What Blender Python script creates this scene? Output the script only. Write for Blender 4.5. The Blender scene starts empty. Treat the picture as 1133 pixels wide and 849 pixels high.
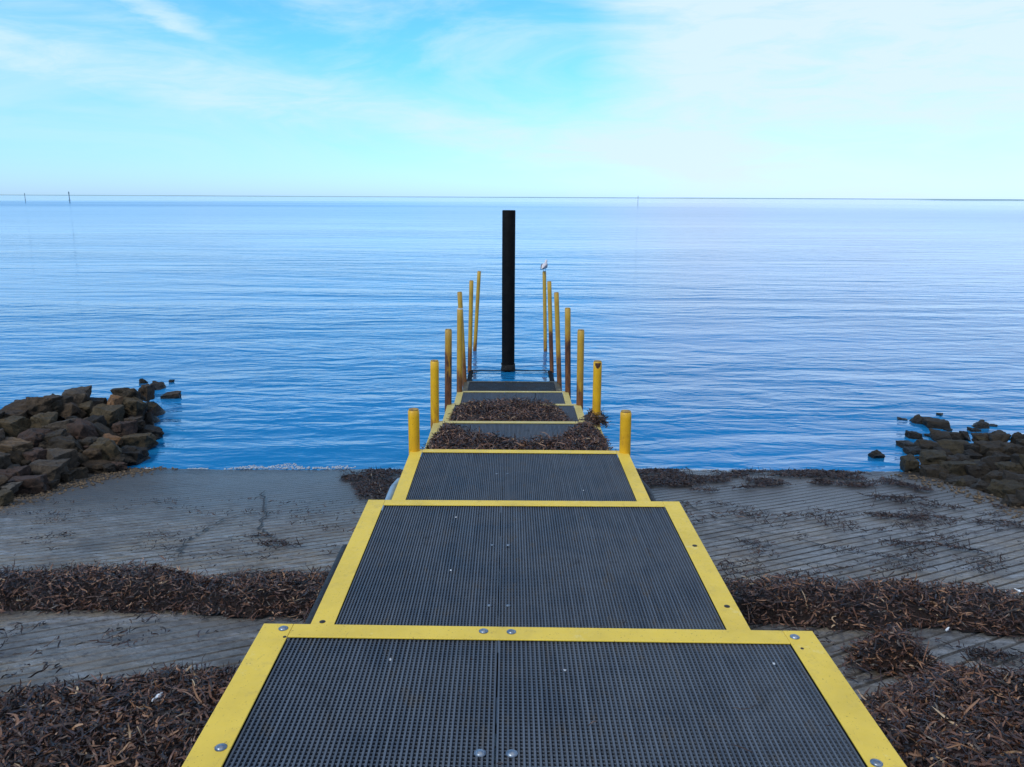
import bpy, bmesh, math, random
import numpy as np
from mathutils import Vector, Matrix, noise as mnoise

R = math.radians
scene = bpy.context.scene
COL = scene.collection

# ------------------------------------------------------------------ helpers
def tag(o, label=None, cat=None, group=None, kind=None):
    if label: o['label'] = label
    if cat: o['category'] = cat
    if group: o['group'] = group
    if kind: o['kind'] = kind
    return o

def empty(name, loc, rot=(0, 0, 0)):
    o = bpy.data.objects.new(name, None)
    COL.objects.link(o)
    o.location = loc
    o.rotation_euler = rot
    o.empty_display_size = .2
    return o

class MB:
    """collects shapes and links them as one mesh object"""
    def __init__(self):
        self.v = []; self.f = []; self.m = []; self.s = []
    def add(self, vs, fs, m=0, smooth=False):
        b = len(self.v)
        self.v += [tuple(p) for p in vs]
        self.f += [tuple(i + b for i in f) for f in fs]
        self.m += [m] * len(fs)
        self.s += [smooth] * len(fs)
    def box(self, x0, x1, y0, y1, z0, z1, m=0):
        vs = [(x0, y0, z0), (x1, y0, z0), (x1, y1, z0), (x0, y1, z0), (x0, y0, z1), (x1, y0, z1), (x1, y1, z1), (x0, y1, z1)]
        self.add(vs, [(3, 2, 1, 0), (4, 5, 6, 7), (0, 1, 5, 4), (1, 2, 6, 5), (2, 3, 7, 6), (3, 0, 4, 7)], m)
    def loft(self, rings, m=0, cap=True, smooth=True):
        n = len(rings[0]); vs = [p for r in rings for p in r]; fs = []
        for k in range(len(rings) - 1):
            for i in range(n):
                j = (i + 1) % n
                fs.append((k * n + i, k * n + j, (k + 1) * n + j, (k + 1) * n + i))
        self.add(vs, fs, m, smooth)
        if cap:
            self.add(rings[0], [tuple(reversed(range(n)))], m)
            self.add(rings[-1], [tuple(range(n))], m)
    def tube(self, pts, rad, n=16, m=0, cap=True):
        pts = [Vector(p) for p in pts]
        if not isinstance(rad, (list, tuple)): rad = [rad] * len(pts)
        rings = []
        t0 = (pts[1] - pts[0]).normalized()
        up = Vector((0, 1, 0)) if abs(t0.z) > .7 else Vector((0, 0, 1))
        for k, p in enumerate(pts):
            a = pts[max(k - 1, 0)]; b = pts[min(k + 1, len(pts) - 1)]
            t = (b - a).normalized()
            u = t.cross(up).normalized(); w = u.cross(t).normalized()
            rings.append([tuple(p + (u * math.cos(2 * math.pi * i / n) + w * math.sin(2 * math.pi * i / n)) * rad[k]) for i in range(n)])
        self.loft(rings, m, cap)
    def dome(self, c, r, h, n=14, m=0):
        cx, cy, cz = c
        rings = []
        for k in range(5):
            a = k / 4.35 * math.pi / 2
            rings.append([(cx + r * math.cos(a) * math.cos(2 * math.pi * i / n), cy + r * math.cos(a) * math.sin(2 * math.pi * i / n), cz + h * math.sin(a)) for i in range(n)])
        self.loft(rings, m)
    def build(self, name, mats, parent=None, bevel=0.):
        me = bpy.data.meshes.new(name)
        me.from_pydata(self.v, [], self.f)
        if not isinstance(mats, (list, tuple)): mats = [mats]
        for mt in mats: me.materials.append(mt)
        me.polygons.foreach_set('material_index', self.m)
        me.polygons.foreach_set('use_smooth', self.s)
        me.update()
        o = bpy.data.objects.new(name, me)
        COL.objects.link(o)
        if parent: o.parent = parent
        if bevel:
            b = o.modifiers.new('bevel', 'BEVEL'); b.width = bevel; b.segments = 2; b.limit_method = 'ANGLE'
        return o

def np_mesh(name, V, F, mats, attrs=None, smooth=False, mi=None):
    """V (n,3), F (m,4) quads"""
    me = bpy.data.meshes.new(name)
    V = np.asarray(V, np.float32); F = np.asarray(F, np.int32)
    me.vertices.add(len(V)); me.vertices.foreach_set('co', V.ravel())
    me.loops.add(F.size); me.loops.foreach_set('vertex_index', F.ravel())
    me.polygons.add(len(F))
    me.polygons.foreach_set('loop_start', np.arange(0, F.size, F.shape[1], dtype=np.int32))
    for mt in (mats if isinstance(mats, (list, tuple)) else [mats]): me.materials.append(mt)
    if mi is not None: me.polygons.foreach_set('material_index', np.asarray(mi, np.int32))
    me.polygons.foreach_set('use_smooth', np.full(len(F), bool(smooth)))
    for k, a in (attrs or {}).items():
        at = me.attributes.new(k, 'FLOAT', 'POINT'); at.data.foreach_set('value', np.asarray(a, np.float32))
    me.update(calc_edges=True); me.validate()
    o = bpy.data.objects.new(name, me); COL.objects.link(o)
    return o

# cheap value noise for numpy arrays
def vnoise(x, y, seed=0):
    x = np.asarray(x, float); y = np.asarray(y, float)
    xi = np.floor(x).astype(np.int64); yi = np.floor(y).astype(np.int64)
    fx = x - xi; fy = y - yi
    fx = fx * fx * (3 - 2 * fx); fy = fy * fy * (3 - 2 * fy)
    def h(a, b):
        n = (a * 374761393 + b * 668265263 + seed * 974634541) & 0xffffffff
        n = ((n ^ (n >> 13)) * 1274126177) & 0xffffffff
        return ((n ^ (n >> 16)) & 0xffff) / 65535.
    return (h(xi, yi) * (1 - fx) + h(xi + 1, yi) * fx) * (1 - fy) + (h(xi, yi + 1) * (1 - fx) + h(xi + 1, yi + 1) * fx) * fy
def fbm(x, y, seed=0, o=3):
    r = 0; a = .5; t = 0
    for k in range(o):
        r = r + a * vnoise(x * 2 ** k, y * 2 ** k, seed + k); t += a; a *= .5
    return r / t

# ------------------------------------------------------------------ node helper
class NT:
    def __init__(self, name, world=False):
        if world:
            self.owner = bpy.data.worlds.new(name)
        else:
            self.owner = bpy.data.materials.new(name)
        self.owner.use_nodes = True
        self.t = self.owner.node_tree
        self.t.nodes.clear()
    def n(self, typ, **kw):
        nd = self.t.nodes.new(typ)
        for k, v in kw.items():
            if k.startswith('_'): nd.inputs[k[1:].replace('_', ' ')].default_value = v
            else: setattr(nd, k, v)
        return nd
    def l(self, a, b): self.t.links.new(a, b)
    def put(self, sock, v):
        if hasattr(v, 'links'): self.l(v, sock)
        else: sock.default_value = v
    def math(self, op, a, b=None, c=None, clamp=False):
        nd = self.n('ShaderNodeMath', operation=op); nd.use_clamp = clamp
        self.put(nd.inputs[0], a)
        if b is not None: self.put(nd.inputs[1], b)
        if c is not None: self.put(nd.inputs[2], c)
        return nd.outputs[0]
    def mapr(self, v, a, b, c=0., d=1., smooth=True):
        nd = self.n('ShaderNodeMapRange', interpolation_type='SMOOTHSTEP' if smooth else 'LINEAR')
        self.put(nd.inputs[0], v)
        for i, x in enumerate((a, b, c, d)): self.put(nd.inputs[1 + i], x)
        return nd.outputs[0]
    def mix(self, f, a, b, mode='MIX'):
        nd = self.n('ShaderNodeMix', data_type='RGBA', blend_type=mode)
        self.put(nd.inputs[0], f); self.put(nd.inputs[6], self.c4(a)); self.put(nd.inputs[7], self.c4(b))
        return nd.outputs[2]
    def c4(self, c):
        return c if hasattr(c, 'links') else (*c[:3], 1.)
    def pos(self):
        return self.n('ShaderNodeNewGeometry').outputs['Position']
    def obj(self):
        return self.n('ShaderNodeTexCoord').outputs['Object']
    def sc(self, v, s, loc=(0, 0, 0), rot=(0, 0, 0)):
        nd = self.n('ShaderNodeMapping'); self.l(v, nd.inputs[0])
        nd.inputs['Scale'].default_value = s; nd.inputs['Location'].default_value = loc; nd.inputs['Rotation'].default_value = rot
        return nd.outputs[0]
    def noise(self, v, scale=5., detail=4., rough=.55, dist=0.):
        nd = self.n('ShaderNodeTexNoise'); self.l(v, nd.inputs['Vector'])
        nd.inputs['Scale'].default_value = scale; nd.inputs['Detail'].default_value = detail
        nd.inputs['Roughness'].default_value = rough; nd.inputs['Distortion'].default_value = dist
        return nd.outputs[0]
    def ramp(self, f, stops):
        nd = self.n('ShaderNodeValToRGB'); self.l(f, nd.inputs[0])
        e = nd.color_ramp.elements
        while len(e) < len(stops): e.new(.5)
        for k, (p, c) in enumerate(stops): e[k].position = p; e[k].color = (*c, 1)
        return nd.outputs[0]
    def attr(self, name):
        return self.n('ShaderNodeAttribute', attribute_name=name).outputs['Fac']
    def bump(self, h, strength=.5, dist=.01, normal=None):
        nd = self.n('ShaderNodeBump'); self.l(h, nd.inputs['Height'])
        self.put(nd.inputs['Strength'], strength); nd.inputs['Distance'].default_value = dist
        if normal: self.l(normal, nd.inputs['Normal'])
        return nd.outputs[0]
    def principled(self, color, rough=.6, metal=0., spec=.5, normal=None, ior=None):
        p = self.n('ShaderNodeBsdfPrincipled')
        self.put(p.inputs['Base Color'], self.c4(color)); self.put(p.inputs['Roughness'], rough)
        self.put(p.inputs['Metallic'], metal); self.put(p.inputs['Specular IOR Level'], spec)
        if ior: p.inputs['IOR'].default_value = ior
        if normal: self.l(normal, p.inputs['Normal'])
        o = self.n('ShaderNodeOutputMaterial'); self.l(p.outputs[0], o.inputs[0])
        return self.owner

# ------------------------------------------------------------------ materials
M = {}
def mat_yellow(name, base, dirt=.25):
    t = NT(name); p = t.pos()
    a = t.noise(p, 3.5, 5, .6); b = t.noise(p, 40, 3, .6)
    c = t.mix(t.mapr(a, .35, .75), base, tuple(x * .82 for x in base))
    c = t.mix(t.math('MULTIPLY', t.mapr(t.noise(p, 9, 6, .7), .54, .70), dirt * .8), c, (.36, .26, .08))
    c = t.mix(t.math('MULTIPLY', t.mapr(t.noise(t.sc(p, (3, 1, 1)), 14, 7, .75, .6), .60, .68), dirt), c, (.17, .12, .05))
    c = t.mix(t.math('MULTIPLY', t.mapr(t.noise(p, 5.5, 7, .75), .60, .66), dirt * .7), c, (.74, .66, .34))
    c = t.mix(t.math('MULTIPLY', t.mapr(t.noise(p, 130, 2, .6), .66, .74), dirt * 1.8), c, (.08, .05, .025))
    return t.principled(c, t.mapr(b, .3, .7, .42, .62), 0, .4, t.bump(b, .15, .002))
M['trim'] = mat_yellow('yellow_trim_paint', (.72, .50, .062), .4)
M['trim_old'] = mat_yellow('weathered_trim_paint', (.50, .40, .13), .6)

NP = [0]
def mat_post(name, rust_hi, amount, base=(.60, .34, .015)):
    """painted steel pipe with streaky rust up to height rust_hi above its foot"""
    NP[0] += 1
    t = NT(name); o = t.sc(t.obj(), (1, 1, 1), loc=(NP[0] * 3.1, NP[0] * 1.7, 0)); g = t.obj()
    s = t.n('ShaderNodeSeparateXYZ'); t.l(g, s.inputs[0])
    n1 = t.noise(t.sc(o, (16, 16, 1.1)), 1.5, 6, .68, .5)
    n3 = t.noise(t.sc(o, (5, 5, 2.2)), 1.6, 5, .65, .4)
    n2 = t.noise(o, 24, 5, .68)
    h = t.mapr(s.outputs['Z'], rust_hi - .45, rust_hi + .20, 1, 0)
    low = t.mapr(s.outputs['Z'], -.05, .6, .28 if amount > .15 else .04, 0)
    k = t.math('ADD', t.math('MULTIPLY', h, amount), low)
    k = t.math('ADD', k, t.math('MULTIPLY', t.math('SUBTRACT', n1, .5), 1.0))
    k = t.math('ADD', k, t.math('MULTIPLY', t.math('SUBTRACT', n3, .5), .9))
    f = t.mapr(k, .34, .60)
    f = t.math('MAXIMUM', f, t.math('MULTIPLY', t.mapr(n2, .66, .72), .85))
    halo = t.mapr(k, .12, .50)
    rn = t.noise(t.sc(o, (14, 14, 3)), 1.5, 6, .7)
    dark = amount > .5
    rust = t.ramp(rn, [(.32, (.034, .014, .009) if dark else (.05, .020, .010)), (.5, (.105, .036, .013) if dark else (.16, .062, .016)), (.68, (.24, .085, .022))])
    c = t.mix(t.mapr(n3, .3, .75), base, (base[0] * .72, base[1] * .68, base[2] * 1.3))
    c = t.mix(t.math('MULTIPLY', halo, .6), c, (.34, .14, .012))
    c = t.mix(f, c, rust)
    c = t.mix(t.math('MULTIPLY', t.mapr(t.noise(o, 60, 2), .68, .73), .8), c, (.03, .02, .012))
    return t.principled(c, t.math('ADD', t.math('MULTIPLY', f, .35), .42), 0, .4, t.bump(n2, .3, .005))

def mat_simple(name, c1, c2, scale=8, rough=(.5, .8), bump=.3, bd=.004, metal=0., spec=.4):
    t = NT(name); p = t.pos()
    a = t.noise(p, scale, 6, .62); b = t.noise(p, scale * 6, 4, .6)
    c = t.mix(t.mapr(a, .3, .7), c1, c2)
    return t.principled(c, t.mapr(b, .3, .7, *rough), metal, spec, t.bump(b, bump, bd))

def mat_grating(name, c1, c2):
    t = NT(name); p = t.pos()
    a = t.noise(p, 2.6, 7, .7, .4); b = t.noise(p, 260, 2, .6); d = t.noise(t.sc(p, (3, 1, 1)), 7, 5, .7)
    ln = t.noise(t.sc(p, (75, .8, 1)), 1., 3, .6)          # single bars wear differently
    c = t.mix(t.mapr(a, .36, .64), c1, c2)
    c = t.mix(t.mapr(ln, .45, .68, 0, .8), c, tuple(x * 1.22 for x in c2))
    c = t.mix(t.math('MULTIPLY', t.mapr(d, .54, .70), .65), c, (.085, .072, .058))
    c = t.mix(t.math('MULTIPLY', t.mapr(a, .60, .70), .6), c, tuple(x * .45 for x in c1))
    c = t.mix(t.math('MULTIPLY', t.mapr(b, .55, .75), .45), c, tuple(x * 1.9 for x in c2))
    return t.principled(c, t.mapr(a, .3, .7, .45, .7), 0, .45, t.bump(b, .5, .002))
M['grating'] = mat_grating('grey_grating_plastic', (.042, .052, .070), (.072, .086, .108))
M['grating_wet'] = mat_grating('wet_dark_grating_plastic', (.010, .011, .013), (.020, .021, .024))
M['steel_dark'] = mat_simple('dark_coated_steel', (.012, .013, .016), (.03, .03, .033), 6)
M['pile'] = mat_simple('black_coated_pile', (.0018, .0018, .002), (.005, .0045, .004), 5, (.6, .85), .4, .006, spec=.12)
M['barnacle'] = mat_simple('barnacle_crust', (.004, .004, .004), (.016, .014, .012), 22, (.7, .9), 1., .02)
M['bolt'] = mat_simple('galvanised_bolt', (.16, .19, .23), (.34, .37, .41), 60, (.28, .5), .2, .001, metal=.85)
M['bolt_dull'] = mat_simple('dull_bolt', (.10, .13, .17), (.20, .24, .29), 60, (.4, .6), .2, .001, metal=.6)
M['hole'] = mat_simple('dark_screw_head', (.02, .018, .016), (.05, .045, .04), 60, (.5, .7), .2, .001, metal=.3)
M['pvc'] = mat_simple('blue_grey_fender', (.12, .19, .27), (.22, .30, .38), 6, (.35, .5), .1, .002)
M['rubber'] = mat_simple('black_rubber_fender', (.008, .008, .01), (.02, .02, .022), 10)
M['white'] = mat_simple('white_scrap_paper', (.62, .66, .70), (.75, .78, .82), 30, (.6, .8), .2, .002)

def mat_ribbon():
    t = NT('dried_seagrass'); a = t.attr('tint')
    n = t.noise(t.pos(), 35, 3, .6)
    a2 = t.math('ADD', a, t.math('MULTIPLY', t.math('SUBTRACT', n, .5), .12))
    c = t.ramp(a2, [(0., (.006, .004, .004)), (.34, (.022, .011, .010)), (.56, (.062, .028, .019)), (.76, (.150, .068, .038)), (.92, (.28, .15, .080)), (1., (.44, .34, .22))])
    return t.principled(c, t.mapr(n, .3, .7, .38, .62), 0, .5)
M['ribbon'] = mat_ribbon()
M['mound'] = mat_simple('packed_seagrass', (.008, .005, .005), (.034, .017, .012), 30, (.6, .8), 1., .02)

def mat_concrete():
    t = NT('wet_ramp_concrete'); p = t.pos()
    s = t.n('ShaderNodeSeparateXYZ'); t.l(p, s.inputs[0]); X, Y = s.outputs['X'], s.outputs['Y']
    big = t.noise(t.sc(p, (.35, .8, .5)), 1.3, 6, .6, .6)
    mid = t.noise(t.sc(p, (1.7, 2.4, 1)), 2.4, 7, .72, .6)
    fine = t.noise(p, 90, 4, .65)
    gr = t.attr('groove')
    c = t.mix(t.mapr(big, .38, .62), (.178, .176, .170), (.235, .192, .138))
    c = t.mix(t.mapr(mid, .42, .68, 0, .85), c, (.108, .106, .108))
    c = t.mix(t.mapr(t.noise(t.sc(p, (.9, 3.0, 1)), 2.2, 7, .72, .7), .50, .64, 0, .8), c, (.290, .300, .315))
    c = t.mix(t.math('MULTIPLY', t.mapr(t.noise(t.sc(p, (.8, 1.7, 1)), 1.3, 7, .72, .9), .50, .66), .75), c, (.125, .092, .060))
    spk = t.noise(t.sc(p, (20, 30, 20)), 1., 6, .75, .5)
    c = t.mix(t.mapr(spk, .50, .66, 0, .85), c, (.032, .030, .032))
    # damp, silty belt near the waterline
    wet = t.mapr(t.math('ADD', Y, t.math('MULTIPLY', big, 2.4)), 8.9, 11.2)
    c = t.mix(t.math('MULTIPLY', wet, .85), c, (.056, .046, .038))
    c = t.mix(t.mapr(t.noise(t.sc(p, (.7, 1.0, 1), loc=(4, 2, 0)), 1.1, 8, .74, 1.1), .50, .62, 0, .62), c, (.056, .046, .038))
    c = t.mix(t.mapr(t.math('ADD', Y, t.math('MULTIPLY', mid, .9)), 11.55, 11.85, 0, .85), c, (.034, .030, .027))
    c = t.mix(t.math('MULTIPLY', t.mapr(fine, .35, .75, 0, 1), .45), c, (.050, .052, .058))
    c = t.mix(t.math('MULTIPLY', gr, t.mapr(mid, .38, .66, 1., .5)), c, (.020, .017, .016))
    r = t.mapr(t.math('ADD', mid, t.math('MULTIPLY', wet, -.25)), .25, .65, .28, .60)
    return t.principled(c, r, 0, .45, t.bump(t.math('ADD', fine, t.math('MULTIPLY', t.math('ADD', mid, spk), .9)), .9, .011))
M['concrete'] = mat_concrete()
M['crack'] = mat_simple('crack_silt', (.014, .012, .011), (.03, .024, .02), 30)
M['shore'] = mat_simple('gravelly_shore', (.030, .025, .018), (.085, .066, .042), 9, (.7, .95), 1., .03)
M['pebble'] = mat_simple('golden_pebbles', (.026, .021, .016), (.15, .10, .055), 24, (.6, .9), .5, .004)
M['foam'] = mat_simple('foam_white', (.30, .34, .40), (.52, .56, .62), 25, (.6, .8), 1., .02)
M['land'] = mat_simple('distant_land', (.22, .34, .38), (.26, .38, .41), .01, (.9, 1.), 0, .001)  # pale blue-green: distance haze is put into the base colour

def mat_rock(name, c1, c2, c3, layered=False):
    t = NT(name); p = t.pos(); o = t.obj()
    a = t.noise(p, 4.2, 8, .7, .8); b = t.noise(p, 21, 8, .75); v = t.noise(p, 70, 3, .6)
    c = t.mix(t.mapr(a, .35, .66), c1, c2)
    c = t.mix(t.mapr(b, .46, .66, 0, .9), c, c3)
    h = t.math('ADD', t.math('MULTIPLY', a, 1.2), b)
    if layered:
        s = t.noise(t.sc(o, (1.2, 1.2, 17), rot=(.1, .22, 0)), 1.4, 5, .6, .2)
        c = t.mix(t.mapr(s, .42, .62), c, tuple(x * .28 for x in c1)); h = t.math('ADD', h, t.math('MULTIPLY', s, 1.5))
    sp = t.n('ShaderNodeSeparateXYZ'); t.l(p, sp.inputs[0])
    wet = t.mapr(t.math('ADD', sp.outputs['Z'], t.math('MULTIPLY', t.math('SUBTRACT', b, .5), .2)), .02, .13, 1, 0)
    c = t.mix(t.math('MULTIPLY', wet, .85), c, (.006, .006, .005))
    h = t.math('ADD', h, t.math('MULTIPLY', v, .35))
    return t.principled(c, t.mapr(wet, 0, 1, .82, .4), 0, .35, t.bump(h, 1., .045))
RK = {
 'brown': mat_rock('rock_dark_brown', (.046, .030, .018), (.084, .054, .030), (.015, .012, .009)),
 'red': mat_rock('rock_reddish_brown', (.082, .046, .033), (.048, .030, .022), (.014, .013, .011)),
 'grey': mat_rock('rock_brown_grey', (.094, .070, .048), (.054, .040, .028), (.022, .018, .015)),
 'olive': mat_rock('rock_olive_brown', (.062, .046, .024), (.098, .068, .034), (.020, .017, .010)),
 'tan': mat_rock('rock_orange_tan', (.25, .130, .055), (.15, .080, .038), (.065, .038, .022)),
 'pale': mat_rock('rock_pale_layered', (.24, .155, .080), (.15, .098, .055), (.06, .040, .026), True),
 'black': mat_rock('rock_black_wet', (.014, .011, .008), (.030, .022, .015), (.007, .006, .005)),
 'dim': mat_rock('rock_dull_brown', (.028, .020, .012), (.056, .039, .022), (.011, .009, .007)),
 'dark_brown': mat_rock('rock_blackish_brown', (.026, .019, .012), (.046, .033, .020), (.009, .007, .005)),
 'dark_olive': mat_rock('rock_blackish_olive', (.034, .027, .015), (.058, .044, .023), (.011, .009, .006)),
 'dark_grey': mat_rock('rock_blackish_grey', (.040, .034, .028), (.026, .021, .017), (.011, .009, .008)),
 'lite': mat_rock('rock_light_grey', (.14, .120, .10), (.09, .078, .066), (.04, .035, .030)),
}

def mat_water():
    t = NT('sea_water'); p = t.pos()
    s = t.n('ShaderNodeSeparateXYZ'); t.l(p, s.inputs[0]); X, Y = s.outputs['X'], s.outputs['Y']
    r2 = t.math('SQRT', t.math('ADD', t.math('MULTIPLY', X, X), t.math('MULTIPLY', Y, Y)))
    n1 = t.noise(t.sc(p, (.30, .85, 1), rot=(0, 0, R(4))), .75, 2, .5, .35)
    n2 = t.noise(t.sc(p, (.75, 2.0, 1), rot=(0, 0, R(-7))), 1.15, 3, .5, .5)
    n3 = t.noise(t.sc(p, (1.3, 2.6, 1), rot=(0, 0, R(16))), 3.4, 3, .5, .3)
    # patches of calmer and rougher water
    pat = t.mapr(t.noise(t.sc(p, (.016, .075, 1)), 1., 4, .6, .8), .36, .64, .40, 1.35)
    h = t.math('ADD', t.math('MULTIPLY', n1, .135), t.math('ADD', t.math('MULTIPLY', n2, .075), t.math('MULTIPLY', n3, .0085)))
    fade = t.mapr(r2, 14, 150, 1., .5)
    h = t.math('MULTIPLY', t.math('MULTIPLY', h, pat), fade)
    # very far: wind lanes (rippled) and slicks (calm) lying along the horizon
    lane = t.noise(t.sc(p, (.00035, .0042, 1), rot=(0, 0, R(1.2))), 1., 3, .5, .3)
    far = t.math('MULTIPLY', t.math('MULTIPLY', t.mapr(r2, 270, 380), t.mapr(r2, 600, 760, 1, 0)), t.mapr(X, -250, 200, 1., .25))
    rough = t.math('ADD', t.math('ADD', t.mapr(r2, 20, 220, .03, .14), t.mapr(r2, 250, 420, 0, -.09)), t.math('MULTIPLY', far, t.mapr(lane, .38, .60, .06, .16)))
    c = t.mix(t.mapr(t.noise(t.sc(p, (.05, .12, 1)), 1., 3), .35, .65), (.006, .134, .315), (.009, .158, .375))
    nb = t.bump(h, 1., 1.)
    return t.principled(c, rough, 0, .5, nb, 1.333)
M['water'] = mat_water()

# ------------------------------------------------------------------ ground, ramp, sea
SL, Y0 = .161, 11.7                       # ramp falls 0.161 per metre and meets the water at y = 11.7
def gz(y): return (Y0 - y) * SL

me = MB()
me.add([(-9000, -900, 0), (9000, -900, 0), (9000, 14000, 0), (-9000, 14000, 0)], [(0, 1, 2, 3)])
tag(me.build('sea_water', M['water']), 'calm blue sea with small ripples reaching the horizon', 'water', kind='structure')

# shore sheet under everything
xs = np.linspace(-60, 60, 121); ys = np.linspace(-14, 30, 89)
XX, YY = np.meshgrid(xs, ys)
ZZ = gz(YY) - .10 + (fbm(XX * .8, YY * .8, 5) - .5) * .10 * (np.abs(XX) > 6.4)
idx = np.arange(XX.size).reshape(XX.shape)
F = np.stack([idx[:-1, :-1], idx[:-1, 1:], idx[1:, 1:], idx[1:, :-1]], -1).reshape(-1, 4)
tag(np_mesh('shore_ground', np.stack([XX, YY, ZZ], -1).reshape(-1, 3), F, M['shore'], smooth=True),
    'gravelly shore sloping into the sea beside the ramp', 'ground', kind='structure')

# concrete ramp with real diagonal grooves
def build_ramp():
    U = np.array([math.sin(R(60)), math.cos(R(60))]); Vd = np.array([-U[1], U[0]])
    x0, x1, y0, y1 = -6.45, 6.35, -1.5, 15.
    cor = np.array([(x0, y0), (x1, y0), (x1, y1), (x0, y1)])
    cv = cor @ Vd
    pitch = .125; prof = [(0, 0), (.094, 0), (.101, .75), (.108, 1.), (.114, 1.), (.120, .75)]
    rows = []; N = 110; tt = np.linspace(0, 1, N)
    v = math.floor(cv.min() / pitch) * pitch
    while v < cv.max():
        for dv, g in prof:
            c = v + dv
            if not (cv.min() + .002 < c < cv.max() - .002): continue
            lo, hi = -1e9, 1e9                      # clip line c*V + u*U to the rectangle
            for k, (a, b) in enumerate(((x0, x1), (y0, y1))):
                ua = (a - c * Vd[k]) / U[k]; ub = (b - c * Vd[k]) / U[k]
                lo = max(lo, min(ua, ub)); hi = min(hi, max(ua, ub))
            if hi <= lo: continue
            u = lo + (hi - lo) * tt
            wob = (fbm(u * .9, np.full(N, round(v / pitch) * 3.1), 3) - .5) * .016
            P = u[:, None] * U + (c + wob * (g > 0))[:, None] * Vd
            rows.append((P, np.full(N, g)))
        v += pitch
    P = np.array([r[0] for r in rows]); G = np.array([r[1] for r in rows])
    X, Y = P[..., 0], P[..., 1]
    side = np.where(X > 0, 1.15, np.where(Y < 6.3, .95, .62))
    depth = .017 * side * np.clip(1.25 - fbm(X * .55, Y * .55, 11) * .95, .25, 1) * np.where(Y > 7.2, np.clip(1 - (Y - 7.2) * .2, .22, 1), 1)
    slab = (vnoise(np.floor((X + Y * .02) / 2.9), np.floor(Y / 2.6), 9) - .5) * .006
    Z = gz(Y) - G * depth + (fbm(X * .9, Y * .9, 21) - .5) * .022 + (fbm(X * 6, Y * 6, 31) - .5) * .006 + slab * 0
    nr = len(rows); idx = np.arange(nr * N).reshape(nr, N)
    F = np.stack([idx[:-1, :-1], idx[:-1, 1:], idx[1:, 1:], idx[1:, :-1]], -1).reshape(-1, 4)
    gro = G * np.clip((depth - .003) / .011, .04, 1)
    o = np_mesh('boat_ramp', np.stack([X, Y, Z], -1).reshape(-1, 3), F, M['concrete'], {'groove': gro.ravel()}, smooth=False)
    tag(o, 'grey concrete boat ramp with diagonal grooves sloping into the sea', 'ramp', kind='structure')
    return o
ramp = build_ramp()
def joints():
    """short silted breaks between the groove ribs"""
    U = (math.sin(R(60)), math.cos(R(60))); V = (-U[1], U[0])
    rnd = random.Random(12); m = MB()
    for k in range(-40, 140):
        v0 = k * .125 + .006; u = -8 + rnd.uniform(0, .4)
        while u < 14:
            u += rnd.uniform(.28, .75)
            a = (u * U[0] + v0 * V[0], u * U[1] + v0 * V[1])
            if not (1.2 < a[0] < 6.1 and 3.6 < a[1] < 9.3): continue
            if rnd.random() < (.35 if a[1] < 6.5 else .7): continue
            q = rnd.uniform(-.05, .05); h = .092; w = rnd.uniform(.003, .007)
            P = []
            for f, ww in ((0, 1), (.5, rnd.uniform(.5, 1.4)), (1, 1)):
                cx = a[0] + V[0] * h * f + U[0] * q * f; cy = a[1] + V[1] * h * f + U[1] * q * f
                for sg in (-1, 1):
                    x = cx + U[0] * w * ww * sg; y = cy + U[1] * w * ww * sg
                    P.append((x, y, gz(y) + .013))
            m.add(P, [(0, 1, 3, 2), (2, 3, 5, 4)])
    m.build('joint', M['crack'], ramp)

joints()
def crack(pts, seed):
    rnd = random.Random(seed); P = []
    for a, b in zip(pts[:-1], pts[1:]):
        n = 7
        for k in range(n):
            f = k / n; P.append((a[0] + (b[0] - a[0]) * f + rnd.uniform(-.03, .03), a[1] + (b[1] - a[1]) * f + rnd.uniform(-.05, .05)))
    P.append(pts[-1])
    m = MB(); vs = []
    for i, (x, y) in enumerate(P):
        w = rnd.uniform(.003, .013); z = gz(y) + .015
        vs += [(x - w, y, z), (x + w, y + w * .6, z)]
    m.add(vs, [(2 * i, 2 * i + 1, 2 * i + 3, 2 * i + 2) for i in range(len(P) - 1)])
    m.build('crack', M['crack'], ramp)
crack([(-3.21, 6.88), (-3.41, 7.56), (-3.36, 7.92), (-3.38, 8.51), (-3.16, 8.77), (-2.9, 8.9)], 1)
crack([(-3.38, 9.99), (-2.96, 8.73), (-2.81, 8.11), (-2.63, 7.74)], 2)
crack([(2.1, 9.5), (2.3, 8.6), (2.7, 7.9), (3.3, 7.3), (3.7, 6.9)], 3)

# ------------------------------------------------------------------ jetty platforms
YE = [.35, 2.62, 4.81, 7.02, 9.32, 11.6, 13.97, 16.4, 18.8]
ZP = [2.59, 2.215, 1.84, 1.46, 1.085, .70, .32, -.03]
XO = [.012, 0, 0, -.01, -.02, -.03, -.04, -.06]
TILT = [.7, .15, .28, 0, .1, -.1, .1, 0]
PLAB = ['nearest black mesh platform with clean yellow edges and domed bolts at its corners',
        'long mesh platform one step below the nearest, dark screw holes in its right edge',
        'mesh platform whose far corners carry the two shortest yellow posts',
        'mesh platform half buried under the nearer seagrass heap on the jetty',
        'mesh platform covered by the farther seagrass heap on the jetty',
        'clear mesh platform with thin faded yellow edges beyond the last seagrass heap',
        'wet dark mesh platform just above the sea near the black pile',
        'outermost platform awash with sea water at the foot of the black pile']
BOLTS = {0: [(-.92, 2.585), (-.2, 2.585), (-.1, 2.583), (.92, 2.575), (-.92, 1.95), (.92, 1.92), (-.19, 1.95), (-.10, 1.95), (-.19, .9), (-.10, .9), (-.92, .9), (.92, .9)],
         1: [(-.19, 4.15), (-.10, 4.15), (-.19, 3.47), (-.10, 3.47)], 2: [(-.2, 6.38), (-.11, 6.38)],
         }
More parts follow.
